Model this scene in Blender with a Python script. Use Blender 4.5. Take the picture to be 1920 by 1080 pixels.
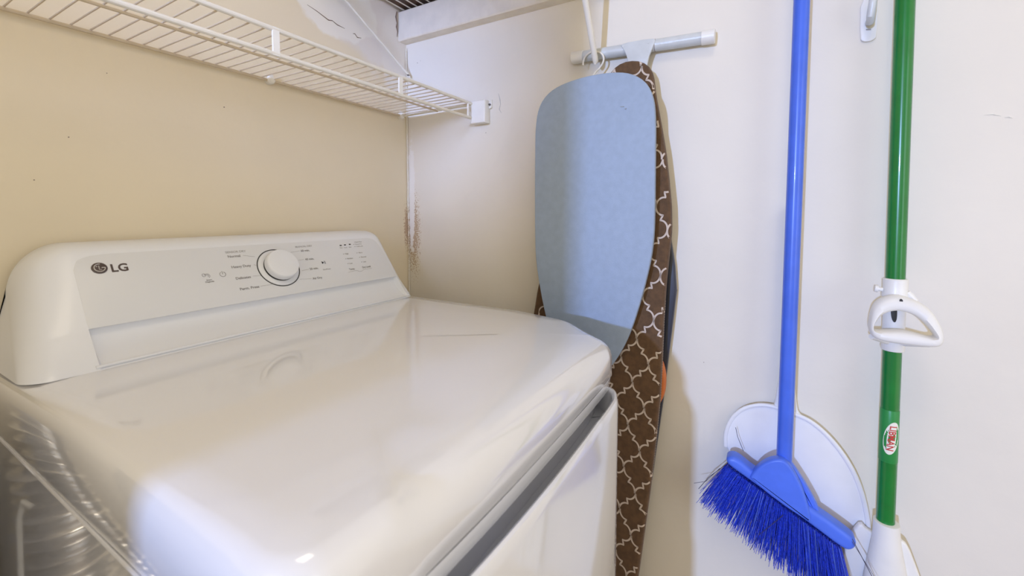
import bpy, math, random
from mathutils import Vector, Matrix
random.seed(7)
sc = bpy.context.scene
for o in list(bpy.data.objects): bpy.data.objects.remove(o)
COL = sc.collection
PI = math.pi

# ------------------------------------------------------------------ camera
cd = bpy.data.cameras.new('camera'); cam = bpy.data.objects.new('camera', cd); COL.objects.link(cam)
FPX, AZ, PITCH = 805.0, math.radians(30.2), math.radians(3.0)
cd.sensor_fit = 'HORIZONTAL'; cd.sensor_width = 36.0; cd.lens = FPX / 1920 * 36.0
cd.shift_y = -98.0 / 1920
cd.clip_start = 0.02
cam.location = (0, 0, 1.15)
fw = Vector((math.cos(AZ) * math.cos(PITCH), math.sin(AZ) * math.cos(PITCH), -math.sin(PITCH)))
cam.rotation_euler = fw.to_track_quat('-Z', 'Y').to_euler()
cd.dof.use_dof = True; cd.dof.focus_distance = 0.95; cd.dof.aperture_fstop = 5.0
sc.camera = cam

# ------------------------------------------------------------------ look, world, lights
sc.view_settings.view_transform = 'Standard'; sc.view_settings.look = 'None'
sc.view_settings.gamma = 1.0; sc.view_settings.use_curve_mapping = False
sc.view_settings.exposure = 0.34
w = bpy.data.worlds.new('world'); sc.world = w; w.use_nodes = True
w.node_tree.nodes['Background'].inputs[0].default_value = (1.0, 0.89, 0.69, 1)
w.node_tree.nodes['Background'].inputs[1].default_value = 0.88

def area(name, loc, target, size, size_y, power, color, spread=180):
    l = bpy.data.lights.new(name, 'AREA'); l.shape = 'RECTANGLE'; l.size = size; l.size_y = size_y
    l.energy = power; l.color = color; l.spread = math.radians(spread)
    o = bpy.data.objects.new(name, l); COL.objects.link(o); o.location = loc
    o.rotation_euler = (Vector(target) - Vector(loc)).to_track_quat('-Z', 'Y').to_euler()
    return o
# daylight coming in through the opening in the left wall
area('daylight_far_window', (-5.0, 0.80, 1.75), (0.93, 0.0, 1.1), 0.12, 0.16, 172, (0.36, 0.52, 1.0))
# soft daylight from the open front of the closet
area('daylight_front', (-.9, -1.8, 1.35), (0.9, 0.0, 0.9), 1.4, 1.4, 10, (0.70, 0.82, 1.0))
# added cool lamp standing in for daylight bounced into the corner
area('corner_fill', (-.93, .38, 1.62), (0.99, 0.90, 1.5), 0.25, 0.25, 0.75, (0.38, 0.52, 1.0), 30)
# warm lamp on the ceiling
area('ceiling_light', (0.0, -0.1, 2.38), (0.0, -0.1, 0), 0.4, 0.4, 3.5, (1.0, 0.86, 0.66))

# ------------------------------------------------------------------ materials
def new_mat(name):
    m = bpy.data.materials.new(name); m.use_nodes = True
    return m, m.node_tree, m.node_tree.nodes['Principled BSDF']
def mat(name, col, rough=0.5, var=0.04, vscale=30, bump=0.0, bscale=200, metal=0.0, coat=0.0, spec=0.5, trans=0.0, sheen=0.0):
    m, nt, b = new_mat(name)
    b.inputs['Roughness'].default_value = rough
    b.inputs['Metallic'].default_value = metal
    b.inputs['Coat Weight'].default_value = coat
    b.inputs['Coat Roughness'].default_value = 0.04
    b.inputs['Specular IOR Level'].default_value = spec
    b.inputs['Transmission Weight'].default_value = trans
    b.inputs['Sheen Weight'].default_value = sheen
    tc = nt.nodes.new('ShaderNodeTexCoord')
    n = nt.nodes.new('ShaderNodeTexNoise'); n.inputs['Scale'].default_value = vscale; n.inputs['Detail'].default_value = 4
    nt.links.new(tc.outputs['Object'], n.inputs['Vector'])
    r = nt.nodes.new('ShaderNodeValToRGB')
    r.color_ramp.elements[0].color = tuple(c * (1 - var) for c in col) + (1,)
    r.color_ramp.elements[1].color = tuple(min(1, c * (1 + var)) for c in col) + (1,)
    r.color_ramp.elements[0].position = 0.35; r.color_ramp.elements[1].position = 0.65
    nt.links.new(n.outputs['Fac'], r.inputs['Fac']); nt.links.new(r.outputs['Color'], b.inputs['Base Color'])
    if bump:
        n2 = nt.nodes.new('ShaderNodeTexNoise'); n2.inputs['Scale'].default_value = bscale; n2.inputs['Detail'].default_value = 5
        nt.links.new(tc.outputs['Object'], n2.inputs['Vector'])
        bp = nt.nodes.new('ShaderNodeBump'); bp.inputs['Strength'].default_value = bump; bp.inputs['Distance'].default_value = 0.002
        nt.links.new(n2.outputs['Fac'], bp.inputs['Height']); nt.links.new(bp.outputs['Normal'], b.inputs['Normal'])
    return m

def wall_mat(name, col, patches=(), specks=None):
    """painted drywall; patches = list of (centre, radii, colour, noise amount, edge)"""
    m, nt, b = new_mat(name); N = nt.nodes; L = nt.links
    b.inputs['Roughness'].default_value = 0.55
    tc = N.new('ShaderNodeTexCoord')
    n = N.new('ShaderNodeTexNoise'); n.inputs['Scale'].default_value = 3.0; n.inputs['Detail'].default_value = 5
    L.new(tc.outputs['Object'], n.inputs['Vector'])
    r = N.new('ShaderNodeValToRGB')
    r.color_ramp.elements[0].color = tuple(c * .965 for c in col) + (1,); r.color_ramp.elements[1].color = tuple(min(1, c * 1.03) for c in col) + (1,)
    r.color_ramp.elements[0].position = .3; r.color_ramp.elements[1].position = .7
    L.new(n.outputs['Fac'], r.inputs['Fac']); cur = r.outputs['Color']
    for i, (cen, rad, pc, amt, edge, nsc) in enumerate(patches):
        mp = N.new('ShaderNodeMapping'); mp.vector_type = 'POINT'
        mp.inputs['Scale'].default_value = tuple(1 / q for q in rad)
        mp.inputs['Location'].default_value = tuple(-c / q for c, q in zip(cen, rad))
        L.new(tc.outputs['Object'], mp.inputs['Vector'])
        ln = N.new('ShaderNodeVectorMath'); ln.operation = 'LENGTH'; L.new(mp.outputs['Vector'], ln.inputs[0])
        n3 = N.new('ShaderNodeTexNoise'); n3.inputs['Scale'].default_value = nsc; n3.inputs['Detail'].default_value = 6
        L.new(tc.outputs['Object'], n3.inputs['Vector'])
        ma = N.new('ShaderNodeMath'); ma.operation = 'MULTIPLY_ADD'; ma.inputs[1].default_value = amt; L.new(n3.outputs['Fac'], ma.inputs[0]); L.new(ln.outputs['Value'], ma.inputs[2])
        rr = N.new('ShaderNodeMapRange'); rr.inputs['From Min'].default_value = 1 + amt * .5 - edge; rr.inputs['From Max'].default_value = 1 + amt * .5 + edge
        rr.inputs['To Min'].default_value = 1; rr.inputs['To Max'].default_value = 0; L.new(ma.outputs[0], rr.inputs['Value'])
        mx = N.new('ShaderNodeMix'); mx.data_type = 'RGBA'; L.new(rr.outputs[0], mx.inputs['Factor']); L.new(cur, mx.inputs[6]); mx.inputs[7].default_value = pc + (1,)
        cur = mx.outputs[2]
    L.new(cur, b.inputs['Base Color'])
    n2 = N.new('ShaderNodeTexNoise'); n2.inputs['Scale'].default_value = 25; n2.inputs['Detail'].default_value = 8
    L.new(tc.outputs['Object'], n2.inputs['Vector'])
    bp = N.new('ShaderNodeBump'); bp.inputs['Strength'].default_value = .35; bp.inputs['Distance'].default_value = .003
    L.new(n2.outputs['Fac'], bp.inputs['Height']); L.new(bp.outputs['Normal'], b.inputs['Normal'])
    return m

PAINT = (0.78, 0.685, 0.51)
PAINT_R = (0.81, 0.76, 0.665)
M = {}
M['wall_back'] = wall_mat('cream_paint_back', PAINT, [
    ((0.85, .95, 1.80), (.16, .2, .24), (.80, .74, .67), .9, .10, 9),
    ((0.745, .95, 1.68), (.13, .2, .085), (.86, .82, .74), .9, .05, 14),
    ((0.95, .95, 1.62), (.06, .2, .12), (.82, .77, .70), .9, .10, 14),
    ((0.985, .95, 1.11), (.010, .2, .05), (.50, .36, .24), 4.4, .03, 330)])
M['wall_right'] = wall_mat('cream_paint_right', PAINT_R, [
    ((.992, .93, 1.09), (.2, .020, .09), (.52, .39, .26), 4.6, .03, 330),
    ((.992, .935, 1.2), (.2, .012, .16), (.86, .83, .78), 1.6, .1, 60)])
M['ceiling'] = mat('ceiling_paint', (.80, .76, .68), .7, bump=.2)
M['floor'] = mat('floor_vinyl', (.42, .33, .24), .5, .1, 8)
M['beam'] = mat('beam_paint', (.80, .74, .64), .45, bump=.1, bscale=40)
M['enamel'] = mat('white_enamel', (.83, .84, .89), .08, .008, 3, coat=.6, spec=.5)
M['plastic_console'] = mat('console_plastic', (.81, .83, .88), .33, .008, 3, coat=.05)
M['panel'] = mat('console_panel', (.74, .755, .79), .35, .01, 3)
M['white_wire'] = mat('white_vinyl_wire', (.80, .77, .70), .35, .03)
M['tan_wire'] = mat('tan_vinyl_wire', (.60, .50, .36), .4, .05)  # darker tan tone for the deck wires, back rail and middle rail
M['white_plastic'] = mat('white_plastic', (.85, .84, .81), .35, .02)
M['grey_white_metal'] = mat('grey_white_metal', (.62, .65, .66), .3, .05, bump=.25, bscale=160)
M['blue_board'] = mat('blue_board', (.31, .39, .52), .55, .04, 60, bump=.15, bscale=400)
M['grey_edge'] = mat('grey_edge', (.35, .38, .40), .5)
M['cover'] = mat('brown_cotton', (.112, .058, .024), .8, .18, 90, bump=.4, bscale=900, sheen=.15)
M['trellis'] = mat('cream_print', (.62, .52, .44), .8, .05)
M['stitch'] = mat('grey_stitch', (.33, .28, .26), .8)
M['dark_metal'] = mat('dark_metal', (.03, .035, .055), .3, .05)
M['orange'] = mat('orange_plastic', (.62, .17, .04), .5)
M['blue_handle'] = mat('blue_handle', (.06, .155, .76), .3, .05, coat=.2)
M['blue_plastic'] = mat('blue_plastic', (.08, .185, .84), .38, .05)
M['bristle'] = mat('blue_bristle', (.02, .055, .60), .45, .35, 300)
M['bristle_light'] = mat('pale_bristle', (.12, .2, .7), .4, .1)
M['dark_hair'] = mat('dark_thread', (.05, .04, .07), .6)
M['dustpan'] = mat('white_dustpan', (.84, .84, .86), .35, .015)
M['green'] = mat('green_handle', (.002, .19, .03), .25, .06, coat=.3)
M['green_band'] = mat('green_label', (.02, .27, .06), .35, .06)
M['label_white'] = mat('label_white', (.85, .83, .75), .5)
M['label_red'] = mat('label_red', (.55, .05, .04), .5)
M['black'] = mat('black_print', (.02, .02, .02), .5)
M['grey_print'] = mat('grey_print', (.27, .26, .26), .5)
M['pale_print'] = mat('pale_grey_print', (.40, .39, .38), .5)
M['logo_dark'] = mat('logo_dark', (.09, .065, .06), .35)
M['logo_silver'] = mat('logo_silver', (.7, .68, .66), .3, metal=.6)
M['foil'] = mat('aluminium_foil', (.86, .86, .88), .20, .06, 60, bump=.9, bscale=45, metal=1.0)
M['brown_wood'] = mat('brown_wood', (.13, .075, .05), .5, .25, 14)
M['shade_block'] = mat('blocker_dark', (.06, .045, .04), .9, .1, 60, bump=.3)  # dark surface of the added unseen blocker beside the dryer
M['crack'] = mat('crack_dark', (.22, .16, .12), .9)
M['screw'] = mat('screw_metal', (.15, .14, .13), .4, metal=.7)

# ------------------------------------------------------------------ mesh helpers
class MB:
    def __init__(s): s.v = []; s.f = []; s.mi = []
    def add(s, vs, fs, mi=0):
        o = len(s.v); s.v += [tuple(v) for v in vs]
        s.f += [tuple(i + o for i in f) for f in fs]; s.mi += [mi] * len(fs)
    def box(s, lo, hi, mi=0):
        x0, y0, z0 = lo; x1, y1, z1 = hi
        s.add([(x0,y0,z0),(x1,y0,z0),(x1,y1,z0),(x0,y1,z0),(x0,y0,z1),(x1,y0,z1),(x1,y1,z1),(x0,y1,z1)],
              [(0,3,2,1),(4,5,6,7),(0,1,5,4),(1,2,6,5),(2,3,7,6),(3,0,4,7)], mi)
    def tube(s, pts, r, seg=10, mi=0, closed=False, caps=True):
        pts = [Vector(p) for p in pts]; n = len(pts)
        rs = r if isinstance(r, (list, tuple)) else [r] * n
        base = len(s.v); prev = None; rings = []
        for i, p in enumerate(pts):
            if closed: t = pts[(i + 1) % n] - pts[i - 1]
            else: t = pts[min(i + 1, n - 1)] - pts[max(i - 1, 0)]
            t.normalize()
            if prev is None:
                a = Vector((0, 0, 1)) if abs(t.z) < .9 else Vector((1, 0, 0)); u = t.cross(a).normalized()
            else:
                u = prev - t * prev.dot(t); u.normalize()
            prev = u; v = t.cross(u)
            rr = rs[i]; ru, rv = rr if isinstance(rr, (tuple, list)) else (rr, rr)
            rings.append([p + u * ru * math.cos(2*PI*k/seg) + v * rv * math.sin(2*PI*k/seg) for k in range(seg)])
        vs = [q for rg in rings for q in rg]; fs = []
        m = n if closed else n - 1
        for i in range(m):
            j = (i + 1) % n
            for k in range(seg):
                k2 = (k + 1) % seg
                fs.append((i*seg+k, j*seg+k, j*seg+k2, i*seg+k2))
        if caps and not closed:
            fs.append(tuple(range(seg))); fs.append(tuple((n-1)*seg + k for k in reversed(range(seg))))
        s.add(vs, fs, mi)
    def rings(s, rl, mi=0, cap0=True, cap1=True, closed=True):
        """rl: list of rings (lists of points), same length"""
        n = len(rl[0]); vs = [p for r in rl for p in r]; fs = []
        for i in range(len(rl) - 1):
            for k in range(n if closed else n - 1):
                k2 = (k + 1) % n
                fs.append((i*n+k, i*n+k2, (i+1)*n+k2, (i+1)*n+k))
        if cap0: fs.append(tuple(reversed(range(n))))
        if cap1: fs.append(tuple((len(rl)-1)*n + k for k in range(n)))
        s.add(vs, fs, mi)
    def build(s, name, mats, parent=None, smooth=True, angle=35, loc=None):
        me = bpy.data.meshes.new(name); me.from_pydata(s.v, [], s.f)
        if not isinstance(mats, (list, tuple)): mats = [mats]
        for m in mats: me.materials.append(m)
        for p, mi in zip(me.polygons, s.mi): p.material_index = mi
        me.validate(); me.update()
        import bmesh
        bm = bmesh.new(); bm.from_mesh(me); bmesh.ops.recalc_face_normals(bm, faces=bm.faces); bm.to_mesh(me); bm.free()
        if smooth:
            me.shade_smooth()
            me.set_sharp_from_angle(angle=math.radians(angle))
        o = bpy.data.objects.new(name, me); COL.objects.link(o)
        if parent: o.parent = parent
        return o

def tag(o, label=None, cat=None, group=None, kind=None):
    if label: o['label'] = label
    if cat: o['category'] = cat
    if group: o['group'] = group
    if kind: o['kind'] = kind
    return o
def thing(name, label, cat, group=None):
    o = bpy.data.objects.new(name, None); COL.objects.link(o); o.empty_display_size = .05
    return tag(o, label, cat, group)
def place_root(root, loc):
    """put the empty at the thing's base; its parts keep their world positions"""
    root.location = loc
    for c in root.children: c.location = Vector(c.location) - Vector(loc)

def resample(pts, n, closed=True):
    pts = [Vector(p) for p in pts]
    if closed: pts = pts + [pts[0]]
    d = [0]
    for a, b in zip(pts, pts[1:]): d.append(d[-1] + (b - a).length)
    out = []; m = n if closed else n - 1
    j = 0
    for i in range(n):
        t = d[-1] * i / m
        while j < len(d) - 2 and d[j + 1] < t: j += 1
        q = (t - d[j]) / max(1e-9, d[j + 1] - d[j]); out.append(pts[j].lerp(pts[j + 1], min(1, q)))
    return out
def smooth_closed(pts, n=96, it=3, closed=True):
    """Chaikin then resample"""
    p = [Vector(q) for q in pts]
    for _ in range(it):
        o = []; m = len(p)
        if not closed: o.append(p[0])
        for i in range(m if closed else m - 1):
            a, b = p[i], p[(i + 1) % m]; o += [a.lerp(b, .25), a.lerp(b, .75)]
        if not closed: o.append(p[-1])
        p = o
    return resample(p, n, closed)
def inset2(pts, d):
    """inward offset of a closed 2D ring (Vectors)"""
    n = len(pts); A = sum(pts[i].x * pts[(i+1) % n].y - pts[(i+1) % n].x * pts[i].y for i in range(n))
    sg = 1 if A > 0 else -1; out = []
    for i in range(n):
        t = (pts[(i+1) % n] - pts[i-1]); t.normalize()
        out.append(pts[i] + Vector((-t.y, t.x)) * d * sg)
    return out
def slab(mb, pts2, depth, f, bev=.003, mi=0, steps=3):
    """pts2 closed 2D outline; f(u,v,w)->xyz, w from 0 (back) to depth (front); rounded edges"""
    rl = []
    for k in range(steps + 1):
        a = PI / 2 * k / steps
        rl.append(([p for p in inset2(pts2, bev * (1 - math.sin(a)))], bev * (1 - math.cos(a))))
    for k in range(steps + 1):
        a = PI / 2 * k / steps
        rl.append(([p for p in inset2(pts2, bev * (1 - math.cos(a)))], depth - bev * (1 - math.sin(a))))
    mb.rings([[f(p.x, p.y, w_) for p in r] for r, w_ in rl], mi)

def text_mesh(name, body, size, origin, ux, uy, material, parent, align='LEFT', depth=0.0002, bold=0.0, sx=1.0, mb=None):
    cu = bpy.data.curves.new(name, 'FONT'); cu.body = body; cu.size = size; cu.align_x = align
    cu.extrude = depth; cu.offset = bold; cu.resolution_u = 3
    ob = bpy.data.objects.new(name + '_tmp', cu); COL.objects.link(ob)
    dg = bpy.context.evaluated_depsgraph_get(); ev = ob.evaluated_get(dg); me = ev.to_mesh()
    ux = Vector(ux).normalized(); uy = Vector(uy).normalized(); n = ux.cross(uy); O = Vector(origin)
    vs = [O + ux * (v.co.x * sx) + uy * v.co.y + n * v.co.z for v in me.vertices]; fs = [tuple(p.vertices) for p in me.polygons]
    ev.to_mesh_clear(); bpy.data.objects.remove(ob); bpy.data.curves.remove(cu)
    if mb is not None: mb.add(vs, fs); return None
    m = MB(); m.add(vs, fs); return m.build(name, material, parent, smooth=False)

# ------------------------------------------------------------------ the room
XR, YB, XL, YF, ZC = 0.992, 0.95, -1.0, -2.0, 2.42
def struct(name, lo, hi, m):
    b = MB(); b.box(lo, hi); o = b.build(name, m, smooth=False); o['kind'] = 'structure'; return o
wall_back = struct('wall_back', (XL - .1, YB, 0), (XR + .1, YB + .1, ZC), M['wall_back'])
wall_right = struct('wall_right', (XR, YF, 0), (XR + .1, YB, ZC), M['wall_right'])
floor = struct('floor', (XL - .1, YF, -.1), (XR + .1, YB + .1, 0), M['floor'])
ceiling = struct('ceiling', (XL - .1, YF, ZC), (XR + .1, YB + .1, ZC + .1), M['ceiling'])
b = MB()
b.box((XL - .1, YF, 0), (XL, YB, .70)); b.box((XL - .1, YF, 2.1), (XL, YB, ZC))
b.box((XL - .1, .51, .70), (XL, YB, 2.1)); b.box((XL - .1, YF, .70), (XL, -.9, 2.1))
wl = b.build('wall_left', M['wall_right'], smooth=False); wl['kind'] = 'structure'

# cracks and peeling lines in the plaster, part of the walls
def crack(pts, r, parent, name='crack'):
    m = MB(); m.tube(pts, r, 4); o = m.build(name, M['crack'], parent); return o
crack([(.662,.9495,1.646),(.688,.9495,1.641),(.720,.9495,1.632),(.731,.9495,1.635),(.745,.9495,1.630),(.768,.9495,1.629)], [.0004,.0009,.0013,.0010,.0013,.0004], wall_back)
crack([(.794,.9495,1.625),(.800,.9495,1.627),(.808,.9495,1.620),(.821,.9495,1.623)], [.0005,.0012,.0012,.0004], wall_back)
crack([(.9545,.9495,1.745),(.951,.9495,1.728),(.955,.9495,1.712),(.953,.9495,1.700),(.956,.9495,1.688),(.9535,.9495,1.672)], [.002,.0035,.0022,.0032,.0018,.0008], wall_back)
crack([(.9915,.619,1.470),(.9915,.614,1.452),(.9915,.6125,1.441),(.9915,.6165,1.428),(.9915,.610,1.418)], [.0003,.0007,.0005,.0007,.0003], wall_right, 'scratch')
wall_right.children[-1].data.materials[0] = M['pale_print']
m = MB()
for y, z, r_ in ((.905,1.60,.0011),(.893,1.604,.0007),(.66,1.37,.0009),(.10,.83,.0007)):
    m.tube([(.992, y, z), (.9912, y, z)], r_, 8)
m.build('nail_hole', M['crack'], wall_right)
m = MB()
for x, z, r_ in ((.29,1.383,.0007),(.47,1.365,.0012),(.24,1.27,.0009),(.20,1.20,.0008)):
    m.tube([(x, .95, z), (x, .9492, z)], r_, 8)
m.build('nail_hole', M['crack'], wall_back)
m = MB()
m.tube([(.9915,-.306,1.3085),(.9915,-.315,1.3090),(.9915,-.325,1.3050)], [.0003,.0012,.0003], 5)
m.tube([(.9915,-.329,1.302),(.9915,-.334,1.3025),(.9915,-.338,1.3000)], [.0003,.0012,.0003], 5)
m.build('paint_chip', M['label_white'], wall_right)

# corner joint bead between the two walls
m = MB(); pts = [(XR - .003 + random.uniform(-.001, .001), YB - .003, z / 20) for z in range(18, 34)]
m.tube(pts, .0022, 6); t = m.build('trim_1', M['wall_right']); t['kind'] = 'structure'

# long painted cleat under the upper shelf
m = MB(); lo, hi = (.9585, .22, 1.661), (XR, YB, 1.746)
pr = [(lo[0]+.003, lo[2]), (hi[0], lo[2]), (hi[0], hi[2]), (lo[0]+.003, hi[2]), (lo[0], hi[2]-.003), (lo[0], lo[2]+.003)]
m.rings([[(x, y, z) for x, z in pr] for y in (lo[1], hi[1])])
o = m.build('shelf_cleat', M['beam'], smooth=False)
tag(o, 'cream painted wooden board fixed along the top of the right wall', 'board')

# ------------------------------------------------------------------ wire shelf on the back wall
sh = thing('wire_shelf', 'white wire shelf running along the back wall above the dryer', 'shelf')
m = MB(); m.tube([(-.75, .942, 1.441), (.972, .942, 1.441)], .0032, 8); m.build('back_rail', M['tan_wire'], sh)
m = MB(); m.tube([(-.75, .69, 1.447), (.966, .69, 1.447)], .0040, 10); m.build('front_rail', M['white_wire'], sh)
m = MB(); m.tube([(-.75, .69, 1.408), (.962, .69, 1.408)], .0040, 10); m.build('lip_rail', M['white_wire'], sh)
m = MB(); m.tube([(-.75, .808, 1.4405), (.966, .808, 1.4405)], .0026, 8); m.build('middle_rail', M['tan_wire'], sh)
x = .9555; n = 0
while x > -.72:
    m = MB()
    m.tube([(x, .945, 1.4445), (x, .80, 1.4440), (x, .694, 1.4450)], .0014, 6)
    wobj = m.build('shelf_wire', M['tan_wire'], sh); x -= .02285; n += 1
m = MB(); m.tube([(.966, .945, 1.441), (.966, .69, 1.444)], .0030, 8); m.build('end_rail', M['white_wire'], sh)
for sx in (.422, .700, .1, -.25, -.6):
    m = MB(); m.box((sx-.0055, .6865, 1.405), (sx+.0055, .6900, 1.450)); m.build('strap', M['white_plastic'], sh)
m = MB(); m.tube([(.951,.69,1.447),(.951,.69,1.408)], .003, 8); m.build('strap', M['white_wire'], sh)
for sx in (.563, .9585, .2-.36):
    m = MB()
    m.tube([(sx, .950, 1.441), (sx, .938, 1.441)], .0085, 14)
    m.tube([(sx, .938, 1.441), (sx, .934, 1.441)], [.0085, .006], 14)
    m.tube([(sx-.004, .942, 1.450), (sx+.004, .942, 1.450)], .005, 10)
    c = m.build('wall_clip', M['white_wire'], sh)
m = MB()
m = MB()
bx2 = [Vector(p) for p in ((.646,1.393),(.6925,1.393),(.6925,1.4535),(.646,1.4535))]
slab(m, resample(bx2, 64), .027, lambda u, v, w_: (XR - w_, u, v), .003)
bx2 = [Vector(p) for p in ((.637,1.434),(.660,1.428),(.660,1.4555),(.637,1.4555))]
slab(m, resample(bx2, 48), .006, lambda u, v, w_: (XR - w_, u, v), .002)
eb = m.build('end_bracket', M['white_plastic'], sh)
m = MB(); m.tube([(XR-.0065, .6425, 1.4425), (XR-.010, .6425, 1.4425)], .0030, 10); m.build('screw', M['screw'], eb)
place_root(sh, (0, .82, 1.44))

# ------------------------------------------------------------------ upper wire shelf over the cleat
us = thing('wire_shelf', 'white upper wire shelf resting on the cream board at the top of the right wall', 'shelf')
y = .9325; k = 0
while y > .30:
    m = MB(); m.tube([(.990, y, 1.7505), (.70, y, 1.7505)], .0017, 6); m.build('shelf_wire', M['white_wire'], us); y -= .0245; k += 1
for X in (.985, .85, .70):
    m = MB(); m.tube([(X, .935, 1.7495 if X > .98 else 1.7545), (X, .30, 1.7495 if X > .98 else 1.7545)], .0030, 8); m.build('shelf_rail', M['white_wire'], us)
BP0, BP1 = (.952, .3352, 1.4925), (.8775, .3352, 1.609)
for yb, zb, X0, ztop in ((.925, 1.563, .9755, 1.7505), (.3495, 1.506, .989, 1.7505)):
    m = MB()
    if yb > .9: p0, p1 = Vector((.9755, yb, 1.5625)), Vector((.66, yb, 1.7415)); rr = .0030
    else: p0, p1 = Vector(BP0), Vector(BP1); rr = .0066
    if yb < .9: p1 = p0 + (p1 - p0) * ((1.7505 - p0.z) / (p1.z - p0.z))
    m.tube([p0 - (p1 - p0).normalized() * .004, p0, p0.lerp(p1, .02), p1], [(rr*.5, rr*1.1), rr, rr, rr], 12)
    br = m.build('brace', M['white_wire'], us)
    m = MB(); m.tube([p0 + Vector((.001,0,0)), p0 - Vector((.006,0,0))], .003, 8); m.build('screw', M['screw'], br)
place_root(us, (.85, .6, 1.75))
m = MB(); m.box((.62, .29, 1.7585), (.99, .945, 1.775))
o = m.build('wooden_panel', M['brown_wood'], smooth=False); tag(o, 'dark brown wooden panel lying on the upper wire shelf', 'panel')

# ------------------------------------------------------------------ dryer
dr = thing('dryer', 'white front loading clothes dryer with a control dial below the wire shelf', 'clothes dryer')
def arc(cx_, cy_, rx, ry, a0, a1, n):
    return [Vector((cx_ + rx*math.cos(math.radians(a0+(a1-a0)*i/n)), cy_ + ry*math.sin(math.radians(a0+(a1-a0)*i/n)))) for i in range(n+1)]
def front_y(x):
    t = (x - .475) / .34
    return .2135 + .020 * abs(t) ** 3.2
# deck outline, counter clockwise from back left
L_, R_ = .131, .8185
ol = [Vector((L_, .925)), Vector((L_, .6)), Vector((L_, .45)), Vector((L_, .30))]
ol += arc(L_+.045, front_y(L_+.045)+.045, .045, .045, 180, 262, 8)
nx = 30
for i in range(nx + 1):
    x = (L_ + .06) + (.730 - L_ - .06) * i / nx; ol.append(Vector((x, front_y(x))))
ol += [Vector(p) for p in ((.7395,.2300),(.7440,.2332),(.7485,.2372),(.755,.2450),(.765,.2575),(.780,.2765),(.795,.2955),(.806,.3100),(.8125,.3210),(.8165,.3340),(.8182,.350))]
ol += [Vector((R_, .45)), Vector((R_, .6)), Vector((R_, .925))]
def deckz(p, z):
    d = math.hypot(p.x - R_, (p.y - .20)); s = max(0, 1 - d / .24); d2 = math.hypot(p.x - L_, p.y - .20); s2 = max(0, 1 - d2 / .20)
    return z - .008 * s * s * (3 - 2*s) - .010 * s2 * s2
def ringat(ins, z, fr=1.0):
    q = inset2(ol, 1.0); r_ = []
    for p0_, p in zip(ol, q):
        n_ = p - p0_; wgt = .30 + .70 * max(0, min(1, (.46 - p0_.y) / .20))
        if p0_.x < .3 and p0_.y > .22: wgt = min(wgt, .45)
        pp = p0_ + n_ * ins * wgt; r_.append((pp.x, pp.y, deckz(pp, z)))
    return r_
m = MB()
zs = [(.004, .8662), (0.0, .8700), (0.0, .9000), (.0006, .9060), (.0030, .9145), (.0075, .9220), (.014, .9280), (.022, .9325), (.032, .9360), (.044, .9385)]
RL = [ringat(i, z) for i, z in zs]
last = [Vector((p[0], p[1])) for p in RL[-1]]
for t in (.08, .16, .26, .38, .52, .68, .84, .97):
    rr_ = []
    for p in last:
        q = p.lerp(Vector((.475 + (p.x - .475) * .0, .60)), t); rr_.append((q.x, q.y, deckz(q, min(.94, .9385 + .0015 * min(1, t / .16)))))
    RL.append(rr_)
m.rings(RL, cap0=False, cap1=True)
deck = m.build('top_panel', M['enamel'], dr, angle=60)

# cabinet below the deck: side walls and the set back front behind the grip recess
def frontw(p):  # how much a point belongs to the front
    return max(0.0, min(1.0, (.42 - p.y) / .12))
m = MB(); rl = []
for ins, fi, z in ((.0015, .001, .8650), (.0015, .003, .8460), (.0015, .006, .8430), (.0015, .020, .8360), (.0015, .028, .8200), (.0015, .030, .7700), (.0015, .042, .03), (.010, .05, .03)):
    q = inset2(ol, ins); rl.append([(p.x + (0 if p.y > .40 else (-.0 if p.x < .5 else -.0)), p.y + fi * frontw(p) ** 2, deckz(p, z) if z > .80 else z) for p in q])
m.rings(rl); cab = m.build('cabinet', M['enamel'], dr, angle=50)
# side seam strips
m = MB(); m.tube([(.1312, .925, .8655), (.1312, .5, .8650), (.1312, .30, .8640)], .0016, 6); m.build('seam', M['enamel'], cab)

# bowed front panel with the rounded top edge
cl = [Vector((L_ - .0, .36)), Vector((L_ - .0, .30)), Vector((L_+.006, .25)), Vector((L_+.03, .213))]
for i in range(25):
    x = .19 + (.70 - .19) * i / 24; t = (x - .475) / .34; cl.append(Vector((x, .1930 + .022 * abs(t) ** 2.4)))
cl += [Vector(p) for p in ((.728,.2110),(.738,.2170),(.746,.2270),(.756,.2400),(.775,.2640),(.790,.2850))]
cl = smooth_closed(cl, 90, 2, closed=False)
def nrm(i):
    a = cl[max(0, i-1)]; c = cl[min(len(cl)-1, i+1)]; t = (c - a).normalized(); return Vector((t.y, -t.x))
sec = [(-.010, .775), (-.0100, .838), (-.0085, .8425), (-.0050, .8450), (-.0015, .8440), (.0000, .8400), (.0008, .8300), (.0008, .12), (-.004, .115), (-.010, .115)]
m = MB(); rl = []
nC = len(cl)
for i, p in enumerate(cl):
    e = min(1.0, (nC - 1 - i) / 8.0); rnd = (1 - math.sqrt(max(0, 1 - (1-e)**2))) * .022
    drop = 0.0
    if p.x > .6 and i > nC / 2: drop = .012 * max(0, 1 - math.hypot(p.x - R_, p.y - .20) / .24)
    rl.append([(p.x + nrm(i).x * o_, p.y + nrm(i).y * o_, (z - rnd - drop) if z > .7 else z) for o_, z in sec])
m.rings(rl); fp = m.build('front_panel', M['enamel'], dr, angle=50)
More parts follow.
